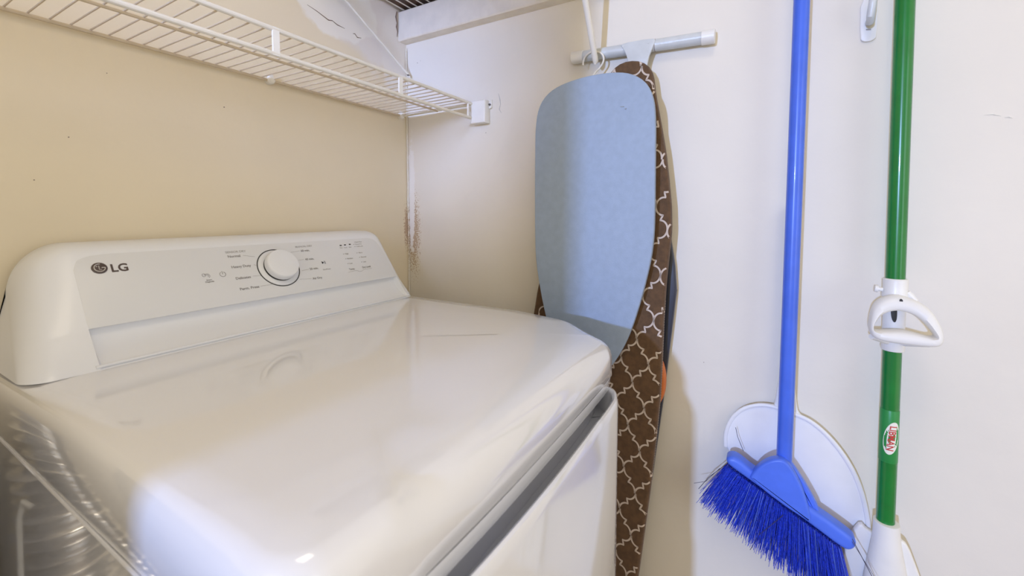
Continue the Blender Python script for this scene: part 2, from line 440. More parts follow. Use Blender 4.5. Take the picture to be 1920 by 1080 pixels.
# recess shelf inside the grip
m = MB(); rl = []
for i, p in enumerate(cl):
    if p.y > .33: continue
    n_ = nrm(i); rl.append([(p.x - n_.x*.009, p.y - n_.y*.009, .790), (p.x - n_.x*.055, p.y - n_.y*.055, .790), (p.x - n_.x*.055, p.y - n_.y*.055, .786), (p.x - n_.x*.009, p.y - n_.y*.009, .786)])
m.rings(rl); m.build('grip_recess', M['panel'], dr)
# loading door, low relief in the front panel
m = MB(); dpts = smooth_closed([(.235,.56),(.30,.60),(.60,.60),(.66,.56),(.66,.25),(.60,.20),(.30,.20),(.235,.25)], 100, 3)
slab(m, dpts, .010, lambda u, v, w_: (u, .1935 + .022 * abs((u - .475) / .34) ** 2.4 + .004 - w_, v), .005)
m.build('door', M['enamel'], dr)

# console
def base_prof(z):
    """front surface y at height z"""
    P = [(.9400, .7600), (.9480, .7650), (.9650, .7790), (.9900, .7985), (1.0, .8050), (1.087, .8615), (1.0930, .8660), (1.0985, .8735), (1.1025, .884), (1.1050, .900)]
    for (z0, y0), (z1, y1) in zip(P, P[1:]):
        if z <= z1: return y0 + (y1 - y0) * (z - z0) / (z1 - z0)
    return P[-1][1]
CL, CR, GL, GR = .1405, .8165, .211, .790
def ctop(x):
    d = x - CL; r = .085
    if d < r: return .070 * (1 - math.sqrt(max(0, 1 - ((r - d)/r)**2)))
    d = CR - x; r = .045
    if d < r: return .055 * (1 - math.sqrt(max(0, 1 - ((r - d)/r)**2)))
    return 0
def cside(x):
    d = min(x - CL, CR - x); r = .030
    return .030 * (1 - math.sqrt(max(0, 1 - ((r - d)/r)**2))) if d < r else 0
xs = []
for i in range(33): xs.append(CL + .08 * (1 - math.cos(PI/2 * i/32)))
xs = sorted(set([round(v, 5) for v in xs] + [GL - .0015, GL, GL + .004] + [round(.22 + .56 * i / 30, 5) for i in range(31)] + [GR - .004, GR, GR + .0015] + [round(CR - .022 * (1 - math.cos(PI/2 * i/16)), 5) for i in range(17)]))
zv = [.9400, .9425, .9450, .9500, .9560, .9620, .9700, .9780, .9840, .9880, .9905, .9920, 1.0, 1.02, 1.04, 1.06, 1.08, 1.087, 1.090, 1.0930, 1.096, 1.0985, 1.1008, 1.1025, 1.1040, 1.1050]
def groove(z):
    if z >= .9915: return 0
    t = (z - .94) / .0515
    return .0150 * math.sin(PI * min(1, t)) ** .75 + .006 * t * (1 if t < .96 else (1 - t) / .04)
m = MB(); rl = []
for x in xs:
    drop = ctop(x); side = cside(x); ring = []
    for z in zv:
        q = (z - .94) / .165; zz = .94 + q * (.165 - drop)
        y = base_prof(z) + side + (drop * .35) * q
        if GL <= x <= GR: 
            e = min(1, (x - GL) / .004, (GR - x) / .004); y += groove(z) * e
        lean = .022 * max(0, 1 - (x - CL) / .075) * q
        ring.append((x + lean, min(y, .93), zz))
    ring.append((x + lean, .932, .94 + (.165 - drop)))
    ring.append((x + lean, .938, .94 + (.160 - drop))); ring.append((x, .938, .9395))
    rl.append(ring)
m.rings(rl); con = m.build('console', M['plastic_console'], dr, angle=40)
m = MB(); m.tube([(GL - .004, .7625, .9440), (GL + .01, .7640, .9440), (GR - .01, .7640, .9440), (GR + .006, .7635, .9440)], .0024, 8); m.build('console_lip', M['plastic_console'], con)
# printed control panel plate
ES = Vector((0, .065, .10)).normalized(); NN = Vector((0, -ES.z, ES.y)); P0 = Vector((0, .80, .99))
def PP(x, s, off=0.0): return P0 + Vector((x, 0, 0)) + ES * s + NN * off
m = MB()
po = [(.2115,-.0005),(.7905,-.0005),(.7880,.03),(.7830,.08),(.776,.103),(.766,.1125),(.752,.1155),(.25,.1165),(.230,.1145),(.218,.108),(.2125,.095)]
po = resample([Vector(p) for p in po], 160)
slab(m, po, .0016, lambda u, v, w_: tuple(PP(u, v, -.0003 + w_)), .0005)
cp = m.build('control_panel', M['panel'], dr)
OFF = .0015
# knob and dark ring
m = MB(); N_ = 64; cxp, csp = .5035, .0605
ri, ro = .0402, .0418
rl = [[tuple(PP(cxp + r_*math.cos(2*PI*k/N_), csp + r_*math.sin(2*PI*k/N_), o_)) for k in range(N_)] for r_, o_ in ((ri, OFF-.0005), (ri, OFF+.0004), (ro, OFF+.0004), (ro, OFF-.0005))]
m.rings(rl, cap0=False, cap1=False); m.build('dial_ring', M['black'], cp)
m = MB()
prof = [(.0395, .0), (.0390, .0010), (.0340, .0018), (.0330, .0022)]
m.rings([[tuple(PP(cxp + r_*math.cos(2*PI*k/N_), csp + r_*math.sin(2*PI*k/N_), OFF + o_ - .0003)) for k in range(N_)] for r_, o_ in prof])
m.build('dial_base', M['plastic_console'], cp)
m = MB()
prof = [(.0300, .0062), (.0308, .0064), (.0312, .0070), (.0310, .0170), (.0306, .0190), (.0296, .0203), (.0280, .0208), (.015, .0210)]
m.rings([[tuple(PP(cxp + r_*math.cos(2*PI*k/N_), csp + r_*math.sin(2*PI*k/N_), OFF + o_)) for k in range(N_)] for r_, o_ in prof])
kn = m.build('dial', M['plastic_console'], cp)
m = MB()
m.rings([[tuple(PP(cxp + r_*math.cos(2*PI*k/N_), csp + r_*math.sin(2*PI*k/N_), OFF + o_)) for k in range(N_)] for r_, o_ in ((.0270, .0014), (.0305, .0014), (.0305, .0064), (.0270, .0064))], cap0=False, cap1=False)
m.build('dial_gap', M['black'], kn)
def ptext(name, body, x, s, size, material='grey_print', bold=0.0, align='LEFT', sx=1.0):
    o_ = PP(x, s - size * .35, OFF + .0001)
    return text_mesh(name, body, size, o_, (1, 0, 0), ES, M[material], cp, align, .00012, bold, sx)
ptext('lettering', 'SENSOR DRY', .4165, .1035, .0062, 'pale_print', .00002)
ptext('lettering', 'Normal', .4178, .0945, .0072, 'grey_print', .0001)
ptext('lettering', 'Heavy Duty', .4175, .0720, .0072, 'grey_print', .0001)
ptext('lettering', 'Delicates', .4177, .0483, .0072, 'grey_print', .0001)
ptext('lettering', 'Perm. Press', .4182, .0262, .0072, 'grey_print', .0001)
ptext('lettering', 'MANUAL DRY', .5545, .1045, .0062, 'pale_print', .00002)
ptext('lettering', '60 min.', .5630, .0942, .0070, 'grey_print', .0001)
ptext('lettering', '40 min.', .5650, .0728, .0070, 'grey_print', .0001)
ptext('lettering', '20 min.', .5660, .0492, .0070, 'grey_print', .0001)
ptext('lettering', 'Air Dry', .5640, .0262, .0070, 'grey_print', .0001)
ptext('lettering', 'Start/Pause', .5960, .0438, .0042, 'pale_print')
# leader lines
for (x0, s0), (x1, s1) in (((.445,.0945),(.4655,.0895)), ((.458,.0725),(.4635,.0700)), ((.449,.0490),(.4645,.0475)), ((.4555,.0262),(.4790,.0265)),
                           ((.5400,.0925),(.5600,.0942)), ((.5500,.0725),(.5620,.0728)), ((.5475,.0475),(.5640,.0490)), ((.5360,.0290),(.5615,.0262))):
    a, c = PP(x0, s0, OFF+.0001), PP(x1, s1, OFF+.0001); m = MB(); m.tube([a, c], .00022, 4); m.build('leader_line', M['pale_print'], cp)
# power symbol and diagnosis symbol
m = MB()
m.tube([PP(.3996 + .0048*math.sin(a), .0598 + .0048*math.cos(a), OFF+.0001) for a in [math.radians(28 + (304)*i/24) for i in range(25)]], .0004, 5)
m.tube([PP(.3996, .0600, OFF+.0001), PP(.3996, .0658, OFF+.0001)], .0004, 5)
m.build('power_symbol', M['grey_print'], cp)
m = MB()
for k, rr_ in ((0, .0022), (1, .0042)):
    m.tube([PP(.3745 + rr_*math.sin(a), .0600 + rr_*math.cos(a), OFF+.0001) for a in [math.radians(-70 + 220*i/16) for i in range(17)]], .0003, 5)
m.tube([PP(.3700 + .0026*math.cos(a), .0620 + .0030*math.sin(a), OFF+.0001) for a in [2*PI*i/16 for i in range(17)]], .0003, 5)
m.build('signal_symbol', M['grey_print'], cp)
ptext('lettering', 'Smart', .3755, .0520, .0036, 'grey_print', .00005, 'CENTER')
ptext('lettering', 'Diagnosis', .3755, .0485, .0036, 'grey_print', .00005, 'CENTER')
# start/pause symbol
m = MB(); c0 = (.6030, .0606)
m.add([PP(c0[0]-.0030, c0[1]+.0036, OFF+.0004), PP(c0[0]-.0030, c0[1]-.0036, OFF+.0004), PP(c0[0]+.0022, c0[1], OFF+.0004)], [(0, 1, 2)])
for dx in (.0034, .0056):
    m.tube([PP(c0[0]+dx, c0[1]+.0036, OFF+.0001), PP(c0[0]+dx, c0[1]-.0036, OFF+.0001)], .0004, 4)
m.build('start_symbol', M['black'], cp, smooth=False)
# indicator block
for x, s in ((.6662,.0998),(.6783,.1003),(.6923,.1008)):
    m = MB(); m.tube([PP(x-.0022, s, OFF), PP(x+.0022, s, OFF)], .0013, 8); m.build('indicator', M['black'], cp)
for x, t_ in ((.6650,'Dry'),(.6770,'Cool'),(.6900,'End')): ptext('lettering', t_, x, .0935, .0045, 'pale_print', 0, 'CENTER')
for x, s, t_ in ((.7085,.1060,'Check Filter'),(.7075,.1000,'Damp Dry'),(.7080,.0938,'Child Lock')): ptext('lettering', t_, x, s, .0045, 'pale_print')
for x, s, t_ in ((.6680,.0767,'High'),(.6680,.0637,'Medium'),(.6680,.0508,'Low'),(.7070,.0762,'More'),(.7080,.0640,'Normal'),(.7080,.0508,'Less')):
    ptext('lettering', t_, x, s, .0050, 'pale_print', .00005)
m = MB()
for x, s in ((.6642,.0767),(.6645,.0637),(.6645,.0508),(.7025,.0762),(.7040,.0640),(.7040,.0508),(.7040,.1000),(.7045,.0938)):
    m = MB(); m.tube([PP(x, s, OFF-.0002), PP(x, s, OFF+.0003)], .0009, 8); m.build('indicator_dot', M['grey_print'], cp)
ptext('lettering', 'Temp.', .6690, .0362, .0062, 'grey_print', .0001, 'CENTER')
ptext('lettering', 'Dry Level', .7110, .0366, .0062, 'grey_print', .0001, 'CENTER')
m = MB()
m.tube([PP(.6560,.0290,OFF), PP(.6620,.0300,OFF), PP(.6800,.0305,OFF), PP(.6860,.0270,OFF), PP(.6930,.0270,OFF), PP(.7000,.0305,OFF), PP(.7250,.0310,OFF)], .0003, 4)
m.build('leader_line', M['pale_print'], cp)
# maker's badge and letters
m = MB(); bc = (.2400, .0925)
rl = [[tuple(PP(bc[0] + r_*math.cos(2*PI*k/40), bc[1] + r_*math.sin(2*PI*k/40), OFF + o_)) for k in range(40)] for r_, o_ in ((.0092, -.0003), (.0092, .0006), (.0084, .0012), (.004, .0016))]
m.rings(rl); bd = m.build('badge', M['logo_dark'], cp)
m = MB()
def bp(x, s): return PP(bc[0] + x, bc[1] + s, OFF + .0016)
m.tube([bp(.0062*math.cos(math.radians(a)), .0062*math.sin(math.radians(a))) for a in range(80, 361, 14)], .0006, 5)
m.tube([bp(.0062, 0), bp(.0022, 0)], .0006, 5)
m.tube([bp(-.0006, .0034), bp(-.0006, -.0032), bp(.0020, -.0032)], .0006, 5)
m.tube([bp(-.0040, .0024), bp(-.0026, .0024)], .0009, 6)
m.build('badge_mark', M['logo_silver'], bd)
text_mesh('brand_letters', 'LG', .0185, PP(.2520, .0845, OFF+.0001), (1,0,0), ES, M['logo_dark'], cp, 'LEFT', .0003, .0004, .95)
# feet
for X, Y in ((.20, .32), (.75, .35), (.20, .86), (.75, .86)):
    m = MB(); m.tube([(X, Y, 0), (X, Y, .012), (X, Y, .035)], [.022, .022, .014], 16); m.build('foot', M['black'], dr)
place_root(dr, (.475, .57, 0))

# ------------------------------------------------------------------ foil vent hose beside the dryer
m = MB(); pts = []; rs = []
hose = resample([Vector(p) for p in ((.064,.875,.02),(.064,.873,.30),(.060,.872,.55),(.064,.872,.72),(.062,.875,.82),(.050,.880,.89))], 260, closed=False)
for i, p in enumerate(hose):
    pts.append(p); rs.append(.048 + .0085 * math.sin(i * 1.05) + .003 * math.sin(i * .31) + random.uniform(-.002, .002))
m.tube(pts, rs, 28); o = m.build('vent_hose', M['foil'], angle=80)
tag(o, 'crinkled silver foil vent hose standing in the gap at the left of the dryer', 'hose')
m = MB(); m.tube([(.122,.835,.0),(.122,.835,.30),(.121,.835,.66),(.120,.832,.75),(.117,.822,.775),(.113,.81,.77)], .003, 8)
o = m.build('power_cord', M['white_plastic']); tag(o, 'thin pale cord hanging beside the foil vent hose', 'cord')

# ------------------------------------------------------------------ full size ironing board hanging on the right wall
ib = thing('ironing_board', 'folded ironing board in brown cover with cream trellis print leaning on the right wall', 'ironing board')
AX0 = Vector((.251, 1.4785)); AD = Vector((.122, -1.0)).normalized(); AE = Vector((-AD.y * -1, -AD.x)).normalized()
AE = Vector((-1.0, -.122)).normalized()
def face_x(s): return .966 - .024 * s
def IB(u, s, w_):   # u: across (towards -Y), s: down from the nose, w: towards the room
    q = AX0 + AE * u + AD * s
    return (face_x(s) - w_, q.x, q.y)
half = [(0,.0000),(.012,.0008),(.024,.0045),(.036,.012),(.045,.024),(.051,.040),(.058,.068),(.070,.105),(.083,.145),(.097,.190),(.111,.245),(.124,.300),(.132,.350),(.1345,.400),(.1370,.460),(.1435,.540),(.153,.630),(.1605,.710),(.165,.800),(.169,.91),(.172,1.10),(.170,1.27),(.157,1.305),(.12,1.318),(.06,1.325)]
left = [(u + .014 * max(0, 1 - abs(s - .52) / .20), s) for u, s in half]
out = [Vector(p) for p in half] + [Vector((-u, s)) for u, s in reversed(left[1:])]
def halfw(s):
    for (u0, s0), (u1, s1) in zip(half, half[1:]):
        if s <= s1: return u0 + (u1 - u0) * (s - s0) / max(1e-9, s1 - s0)
    return .16
m = MB(); oo = resample(out, 220); slab(m, oo, .024, IB, .007, steps=4)
# trellis print laid on the cover, following its rounded edge
def surf_w(u, s):
    hw = halfw(s); d = hw - abs(u); d = min(d, s * 1.2 + .0005) if s < .02 else d
    if d >= .007: return .024
    d = max(d, 0); return .017 + math.sqrt(max(0, .007**2 - (.007 - d)**2))
def to_us(y, z):
    v = Vector((y, z)) - AX0; return Vector((v.dot(AE), v.dot(AD)))
def edge(p, sgn):
    """from one touching point down to the next: quarter arc, small step, quarter arc"""
    dx, dy = .0298, .0482; r, r2, h = .0149, .0186, .0110; pts = []
    for i in range(9):
        a = PI/2 * i / 8; pts.append(Vector((r - r*math.cos(a), r2*math.sin(a))))
    pts.append(Vector((r + .0022, r2))); pts.append(Vector((r + .0016, r2 + .001))); pts.append(Vector((r - .0016, r2 + h - .001))); pts.append(Vector((r - .0022, r2 + h)))
    for i in range(9):
        a = PI/2 * i / 8; pts.append(Vector((dx - r + r*math.sin(a), dy - r2 + r2 * (1 - math.cos(a)))))
    return [Vector((p.x + sgn * q.x, p.y + q.y)) for q in pts]
def strip(mb, pts, wd, mi):
    """flat strip on the cover surface, cut where it leaves the outline"""
    run = []
    def flush():
        if len(run) > 1:
            vs = []; n = len(run)
            for i, p in enumerate(run):
                a = run[max(0, i-1)]; c = run[min(n-1, i+1)]; t = (c - a)
                if t.length < 1e-9: t = Vector((0, 1))
                t.normalize(); q = Vector((-t.y, t.x)) * wd / 2
                for sg in (1, -1):
                    uu, ss = p.x + q.x * sg, p.y + q.y * sg
                    vs.append(IB(uu, ss, surf_w(uu, ss) + .0005))
            mb.add(vs, [(2*i, 2*i+1, 2*i+3, 2*i+2) for i in range(n-1)], mi)
    fine = []
    for a, c in zip(pts, pts[1:]):
        k = max(1, int((c - a).length / .0030))
        for j in range(k): fine.append(a.lerp(c, j / k))
    fine.append(pts[-1])
    for p in fine:
        if 0.003 < p.y < 1.30 and abs(p.x) < halfw(p.y) - .0005: run.append(p)
        else: flush(); run = []
    flush()
for i in range(-10, 11):
    for j in range(-16, 18):
        if (i + j) % 2: continue
        sy = .5922 + .0482 * j; p = Vector((.0950 + .0298 * i + .045 * max(0, sy - .55) - .011 * max(0, (.2 - sy) / .18), sy))
        if not (-.10 < p.y < 1.35 and abs(p.x) < .22): continue
        strip(m, edge(p, 1), .0036, 1); strip(m, edge(p, -1), .0036, 1)
m.build('cover', [M['cover'], M['trellis']], ib, angle=60)
m = MB(); k = 0; s = .50
while s < 1.28:   # stitched hem along the right edge
    u = halfw(s) + .0002; m.tube([IB(u, s, .012), IB(u - .0002, s + .0030, .012)], .0009, 4); s += .0056; k += 1
m.build('hem_stitching', M['stitch'], ib); ib.children[-1]['kind'] = 'stuff'
# legs, foot bar and plate at the top
m = MB()
def tb(t): return Vector((.9765, .3985, 1.5195)).lerp(Vector((.9765, .0955, 1.5085)), t)
m.tube([tb(0), tb(1)], .0128, 24); bar = m.build('foot_bar', M['grey_white_metal'], ib)
for t0, t1 in ((-.012, .085), (.925, 1.012)):
    m = MB(); m.tube([tb(t0), tb(t0 + .006), tb(t1 - .004), tb(t1)], [.0115, .0142, .0142, .0130], 24); m.build('foot_cap', M['white_plastic'], bar)
m = MB(); m.tube([tb(.622), tb(.627)], .0131, 24); m.build('seam', M['stitch'], bar)
for t in (.405, .585):
    m = MB(); p = tb(t); m.tube([p + Vector((-.0118, 0, .003)), p + Vector((-.0150, 0, .0032))], [.0030, .0022], 10); m.build('rivet', M['grey_white_metal'], bar)
m = MB()
po = [Vector(p) for p in ((.283,1.526),(.210,1.5245),(.206,1.517),(.213,1.503),(.222,1.480),(.224,1.455),(.262,1.455),(.263,1.480),(.270,1.503),(.278,1.517))]
po = smooth_closed(po, 70, 1); slab(m, po, .006, lambda u, v, w_: (.968 - w_, u, v), .0015)
m.build('leg_plate', M['grey_white_metal'], ib)
m = MB()
po = [Vector(p) for p in ((.200,1.12),(.171,1.105),(.160,1.04),(.1555,.985),(.160,.93),(.178,.74),(.199,.55),(.222,.36),(.25,.14),(.275,.14),(.245,.40),(.215,.60),(.20,.80))]
po = resample(po, 120)
m2 = MB(); slab(m2, po, .014, lambda u, v, w_: (.984 - .012 * max(0, (1.0 - v)) - w_, u, v), .003)
m2.build('leg', M['dark_metal'], ib)
m = MB(); m.tube([(.981,.1585,.985),(.9775,.167,.90),(.972,.186,.72),(.962,.228,.36)], .0035, 10); m.build('leg_rod', M['dark_metal'], ib)
m = MB()
po = smooth_closed([(.205,.850),(.188,.846),(.176,.828),(.1695,.800),(.1705,.765),(.179,.740),(.192,.722),(.21,.73)], 60, 2)
slab(m, po, .020, lambda u, v, w_: (.966 - .012 * max(0, (1.0 - v)) - w_, u, v), .005)
m.build('lock_lever', M['orange'], ib)
place_root(ib, (.93, .41, .16))

# ------------------------------------------------------------------ small blue tabletop board on its hanger hook
bb = thing('tabletop_ironing_board', 'small plain blue ironing board hanging by a white hook in front of the trellis one', 'ironing board')
po = [(.462,1.30),(.4615,1.345),(.455,1.390),(.437,1.418),(.405,1.436),(.350,1.4465),(.290,1.4475),(.245,1.4405),(.211,1.418),(.195,1.385),(.1905,1.340),(.190,1.257),(.189,1.150),(.190,1.100),(.194,1.060),(.203,1.015),(.216,.960),(.232,.905),(.250,.860),(.275,.816),(.300,.788),(.330,.775),(.362,.785),(.390,.815),(.412,.853),(.428,.893),(.440,.935),(.450,.985),(.458,1.030),(.4615,1.080),(.4625,1.20)]
m = MB(); po = smooth_closed(po, 140, 2)
slab(m, po, .0125, lambda u, v, w_: (.9125 - w_, u, v), .0022)
bo = m.build('board', M['blue_board'], bb)
m = MB(); slab(m, inset2([Vector(p) for p in po], .004), .010, lambda u, v, w_: (.9225 - w_, u, v), .002); m.build('backing', M['grey_edge'], bb)
m = MB()
hk = [(.3685,1.4925),(.3680,1.500),(.3655,1.508),(.360,1.5150),(.3510,1.5190),(.341,1.5190),(.331,1.5160),(.3235,1.5110),(.3190,1.5030),(.3190,1.4945),(.3225,1.4870),(.3280,1.4810),(.3325,1.4740),(.3345,1.4660),(.3350,1.4400)]
m.tube([(.9605 if z > 1.478 else .9605 - (1.478 - z) / .04 * .046, y, z) for y, z in [tuple(p) for p in smooth_closed(hk, 60, 2, closed=False)]], .0021, 8)
m.build('hook', M['white_wire'], bb)
m = MB(); m.tube([(.8999,.262,1.372),(.8995,.254,1.3715)], .0008, 5); m.tube([(.8999,.252,1.3665),(.8995,.249,1.3665)], .0013, 5)
m.build('scuff', M['grey_edge'], bo)
place_root(bb, (.91, .33, .775))

# ------------------------------------------------------------------ dustpan behind the broom
dp = thing('dustpan', 'white plastic dustpan against the right wall behind the blue broom', 'dustpan')
pan = [(-.1750,.5500),(.0450,.6520),(.0530,.6660),(.0545,.6900),(.0500,.7120),(.0400,.7350),(.0220,.7560),(-.0050,.7690),(-.0302,.7720),(-.0325,.7900),(-.0370,.8300),(-.0400,.9500),(-.0410,1.150),(-.0460,1.160),(-.0590,1.160),(-.0630,1.150),(-.0635,.9500),(-.0628,.8767),(-.0622,.8300),(-.0645,.8050),(-.0700,.7680),(-.0780,.7590),(-.0960,.7520),(-.1244,.7273),(-.1513,.6897),(-.1682,.6502),(-.1790,.6045),(-.1835,.5620),(-.1815,.5530)]
pts = resample([Vector(p) for p in pan], 260)
m = MB(); slab(m, pts, .012, lambda u, v, w_: (.986 - w_, u, v), .004, steps=4); m.build('tray', M['dustpan'], dp, angle=50)
# raised rim around the tray and recessed inner field
rim = [(-.1835,.5620),(-.1790,.6045),(-.1682,.6502),(-.1513,.6897),(-.1244,.7273),(-.0960,.7520),(-.0760,.7605),(-.0500,.7640),(-.0302,.7700),(-.0050,.7680),(.0220,.7550),(.0400,.7340),(.0500,.7110),(.0540,.6900),(.0530,.6660)]
rp = smooth_closed(rim, 90, 2, closed=False)
m = MB(); m.tube([(.974, p.x, p.y) for p in rp], [(.0040, .0030)] * len(rp), 10); m.build('rim', M['dustpan'], dp)
m = MB(); m.tube([(.972, -.0510, .770), (.969, -.0515, .80), (.970, -.0515, .90), (.972, -.052, 1.14)], [.006, .008, .0075, .006], 14); m.build('handle', M['dustpan'], dp)
place_root(dp, (.98, -.06, .55))

# ------------------------------------------------------------------ blue broom
br = thing('broom', 'blue angled broom hanging upright against the right wall in front of the white dustpan', 'broom')
m = MB(); m.tube([(.943, -.0515, 1.64), (.941, -.0500, 1.2), (.937, -.0478, .680)], .0128, 24); m.build('handle', M['blue_handle'], br)
bar_ = [(.0488,.6632),(.0480,.6700),(.0432,.6740),(.0337,.6764),(.0200,.6700),(.0071,.6603),(-.0300,.6445),(-.1044,.6111),(-.1521,.5847),(-.1570,.5790),(-.1560,.5700),(-.1510,.5625),(-.1408,.5582),(-.0921,.5860),(.0084,.6382),(.0440,.6560)]
BAR = [Vector(p) for p in bar_]
m = MB(); slab(m, smooth_closed(bar_, 120, 2), .034, lambda u, v, w_: (.951 - w_, u, v), .008, steps=4)
blk = m.build('head_block', M['blue_plastic'], br)
hood = [(.0080,.6440),(.0040,.6560),(-.0080,.6760),(-.0220,.6900),(-.0345,.6970),(-.0465,.6985),(-.0569,.6890),(-.0680,.6705),(-.0770,.6510),(-.0840,.6290),(-.0895,.6080),(-.0915,.5960),(-.0880,.5915),(-.04,.614)]
def hood_f(u, v, w_):
    return (.934 - w_ - .004 * max(0, min(1, (v - .60) / .09)), u, v)
m = MB(); slab(m, smooth_closed(hood, 100, 1), .020, hood_f, .005, steps=4); m.build('hood', M['blue_plastic'], blk)
h2 = [(-.0480,.6960),(-.0600,.6860),(-.0690,.6740),(-.0870,.6460),(-.1060,.6100),(-.1000,.6000),(-.0880,.6050),(-.0720,.64)]
m = MB(); slab(m, smooth_closed(h2, 60, 1), .016, lambda u, v, w_: (.943 - w_, u, v), .003, steps=3); m.build('brace_web', M['blue_plastic'], blk)
m = MB(); m.tube([(.9375, -.0475, .735), (.9375, -.0475, .690)], .0145, 20)
ax = Vector((-.1853, -.0962)).normalized()   # along the block from its left end
p0 = Vector((.0450, .6520)); Lb = .205
mb, mb2 = MB(), MB(); random.seed(11)
for row in range(9):
    for i in range(112):
        t = (i + random.random()) / 112; xo = .948 - .030 * (row + .5) / 9 + random.uniform(-.001, .001)
        q = p0 + ax * Lb * t
        # fan: splayed outward at the left, nearly straight down at the right
        d0 = Vector((.050 - .082 * t, -.088 - .055 * t)); ln = 1.0 + random.uniform(-.09, .05)
        d0 *= ln; d0 += Vector((random.gauss(0, .0035), random.gauss(0, .002)))
        if random.random() < .03: d0 += Vector((random.gauss(0, .012), random.gauss(0, .006)))
        bend = random.gauss(0, .0016); sp = (xo - .933) * random.uniform(.2, .9) - .030 * max(0, (t - .72) / .28)
        pts = [(xo, q.x, q.y), (xo + sp*.5, q.x + d0.x*.5 + bend, q.y + d0.y*.5), (xo + sp, q.x + d0.x, q.y + d0.y)]
        (mb2 if random.random() < .14 else mb).tube(pts, [.00052, .00048, .00036], 4, caps=False)
bs = mb.build('bristles', M['bristle'], br); bs['kind'] = 'stuff'
o = mb2.build('bristles', M['bristle_light'], br); o['kind'] = 'stuff'; o['label'] = 'paler bristles'
mb = MB()
mb.tube([(.917,-.048,.590),(.912,-.010,.540),(.912,.003,.506)], .0005, 4)
mb.tube([(.917,-.150,.585),(.910,-.172,.545),(.905,-.20,.49)], .0006, 4)
mb.tube([(.917,-.150,.580),(.905,-.185,.530),(.905,-.215,.50)], .0004, 4)
mb.tube([(.960,.020,.672),(.958,.031,.700),(.960,.035,.717)], .0005, 4)
mb.tube([(.93,.046,.655),(.93,.080,.615),(.93,.098,.585)], .0005, 4)
mb.tube([(.93,.060,.64),(.93,.085,.605),(.93,.107,.594)], .0004, 4)
o = mb.build('stray_hairs', M['dark_hair'], br); o['kind'] = 'stuff'
place_root(br, (.94, -.06, .44))

# ------------------------------------------------------------------ green mop
mo = thing('mop', 'green handled mop with a white hand grip, hanging beside the blue broom', 'mop')
m = MB(); m.tube([(.951, -.1925, 1.62), (.950, -.1975, 1.035)], .0132, 24); m.build('upper_handle', M['green'], mo)
m = MB(); m.tube([(.950, -.1978, .945), (.9495, -.1995, .585)], .0128, 24); lh = m.build('lower_handle', M['green'], mo)
# brand label on the lower handle
def onh(a, z, r=.0130):   # a: angle around the handle, 0 faces the room (-X)
    cy_ = -.1978 - (.945 - z) / .36 * .0017
    return Vector((.9497 - r*math.cos(a), cy_ - r*math.sin(a), z))
m = MB(); N_ = 28
m.rings([[tuple(onh(2*PI*k/N_, z, r_)) for k in range(N_)] for z, r_ in ((.815,.0129),(.8145,.0131),(.7245,.0131),(.724,.0129))]); gb = m.build('label_band', M['green_band'], lh)
def ell(m_, ca, cz, ra, rz, r_, mi=0, rot=0.0):
    n = 32; vs = [tuple(onh(ca, cz, r_))]
    for ring_ in (0.5, 1.0):
        for k in range(n):
            a = 2*PI*k/n; x = ra*ring_*math.cos(a); z = rz*ring_*math.sin(a)
            vs.append(tuple(onh(ca + (x*math.cos(rot) - z*math.sin(rot)*.0)/.0131 + rot*z/.0131, cz + z, r_)))
    fs = [(0, 1+k, 1+(k+1) % n) for k in range(n)] + [(1+k, 1+n+k, 1+n+(k+1) % n, 1+(k+1) % n) for k in range(n)]
    m_.add(vs, fs, mi)
m = MB(); ell(m, .10, .768, .0112, .0285, .01322, 0, .12); ov = m.build('label_oval', M['label_white'], gb)
# letters, read downwards along the handle, wrapped round it
cu = bpy.data.curves.new('t', 'FONT'); cu.body = 'LIBMAN'; cu.size = .0135; cu.align_x = 'CENTER'; cu.offset = .0003; cu.resolution_u = 2
ob = bpy.data.objects.new('t', cu); COL.objects.link(ob)
dg = bpy.context.evaluated_depsgraph_get(); me = ob.evaluated_get(dg).to_mesh()
m = MB(); vs = []
import bmesh
bm = bmesh.new(); bm.from_mesh(me); bmesh.ops.triangulate(bm, faces=bm.faces); bmesh.ops.subdivide_edges(bm, edges=bm.edges, cuts=3, use_grid_fill=True); me = bpy.data.meshes.new('t'); bm.to_mesh(me); bm.free()
for v in me.vertices:
    along, up = v.co.x * .92, v.co.y - .0047
    vs.append(tuple(onh(.10 + up/.0132 - .10*along/.0131, .768 - along, .01345)))
m.add(vs, [tuple(p.vertices) for p in me.polygons]); bpy.data.objects.remove(ob); bpy.data.curves.remove(cu)
m.build('brand_letters', M['label_red'], ov, smooth=False)
m = MB()
for i in range(2):
    pass
text_pts = None
# sleeve, collar and knob above the grip
m = MB(); m.tube([(.950,-.1976,1.040),(.950,-.1976,1.0385),(.950,-.1978,1.018),(.950,-.1978,1.012),(.950,-.1978,1.008)], [.0150,.0168,.0165,.0180,.0172], 28); sl = m.build('sleeve', M['white_plastic'], mo)
m = MB(); m.tube([(.945,-.181,1.020),(.945,-.1735,1.021)], .0035, 12); m.tube([(.945,-.1745,1.021),(.945,-.1700,1.0215)], [.0062,.0060], 14); m.build('knob', M['white_plastic'], sl)
m = MB(); m.tube([(.947,-.212,1.018),(.947,-.2165,1.012),(.947,-.224,1.004)], [.005,.006,.004], 10); m.build('lug', M['white_plastic'], sl)
m = MB(); m.tube([(.950,-.1978,1.012),(.950,-.1980,.950),(.950,-.1982,.9185),(.950,-.1982,.917)], [.0150,.0150,.0158,.0150], 28); co = m.build('collar', M['white_plastic'], mo)
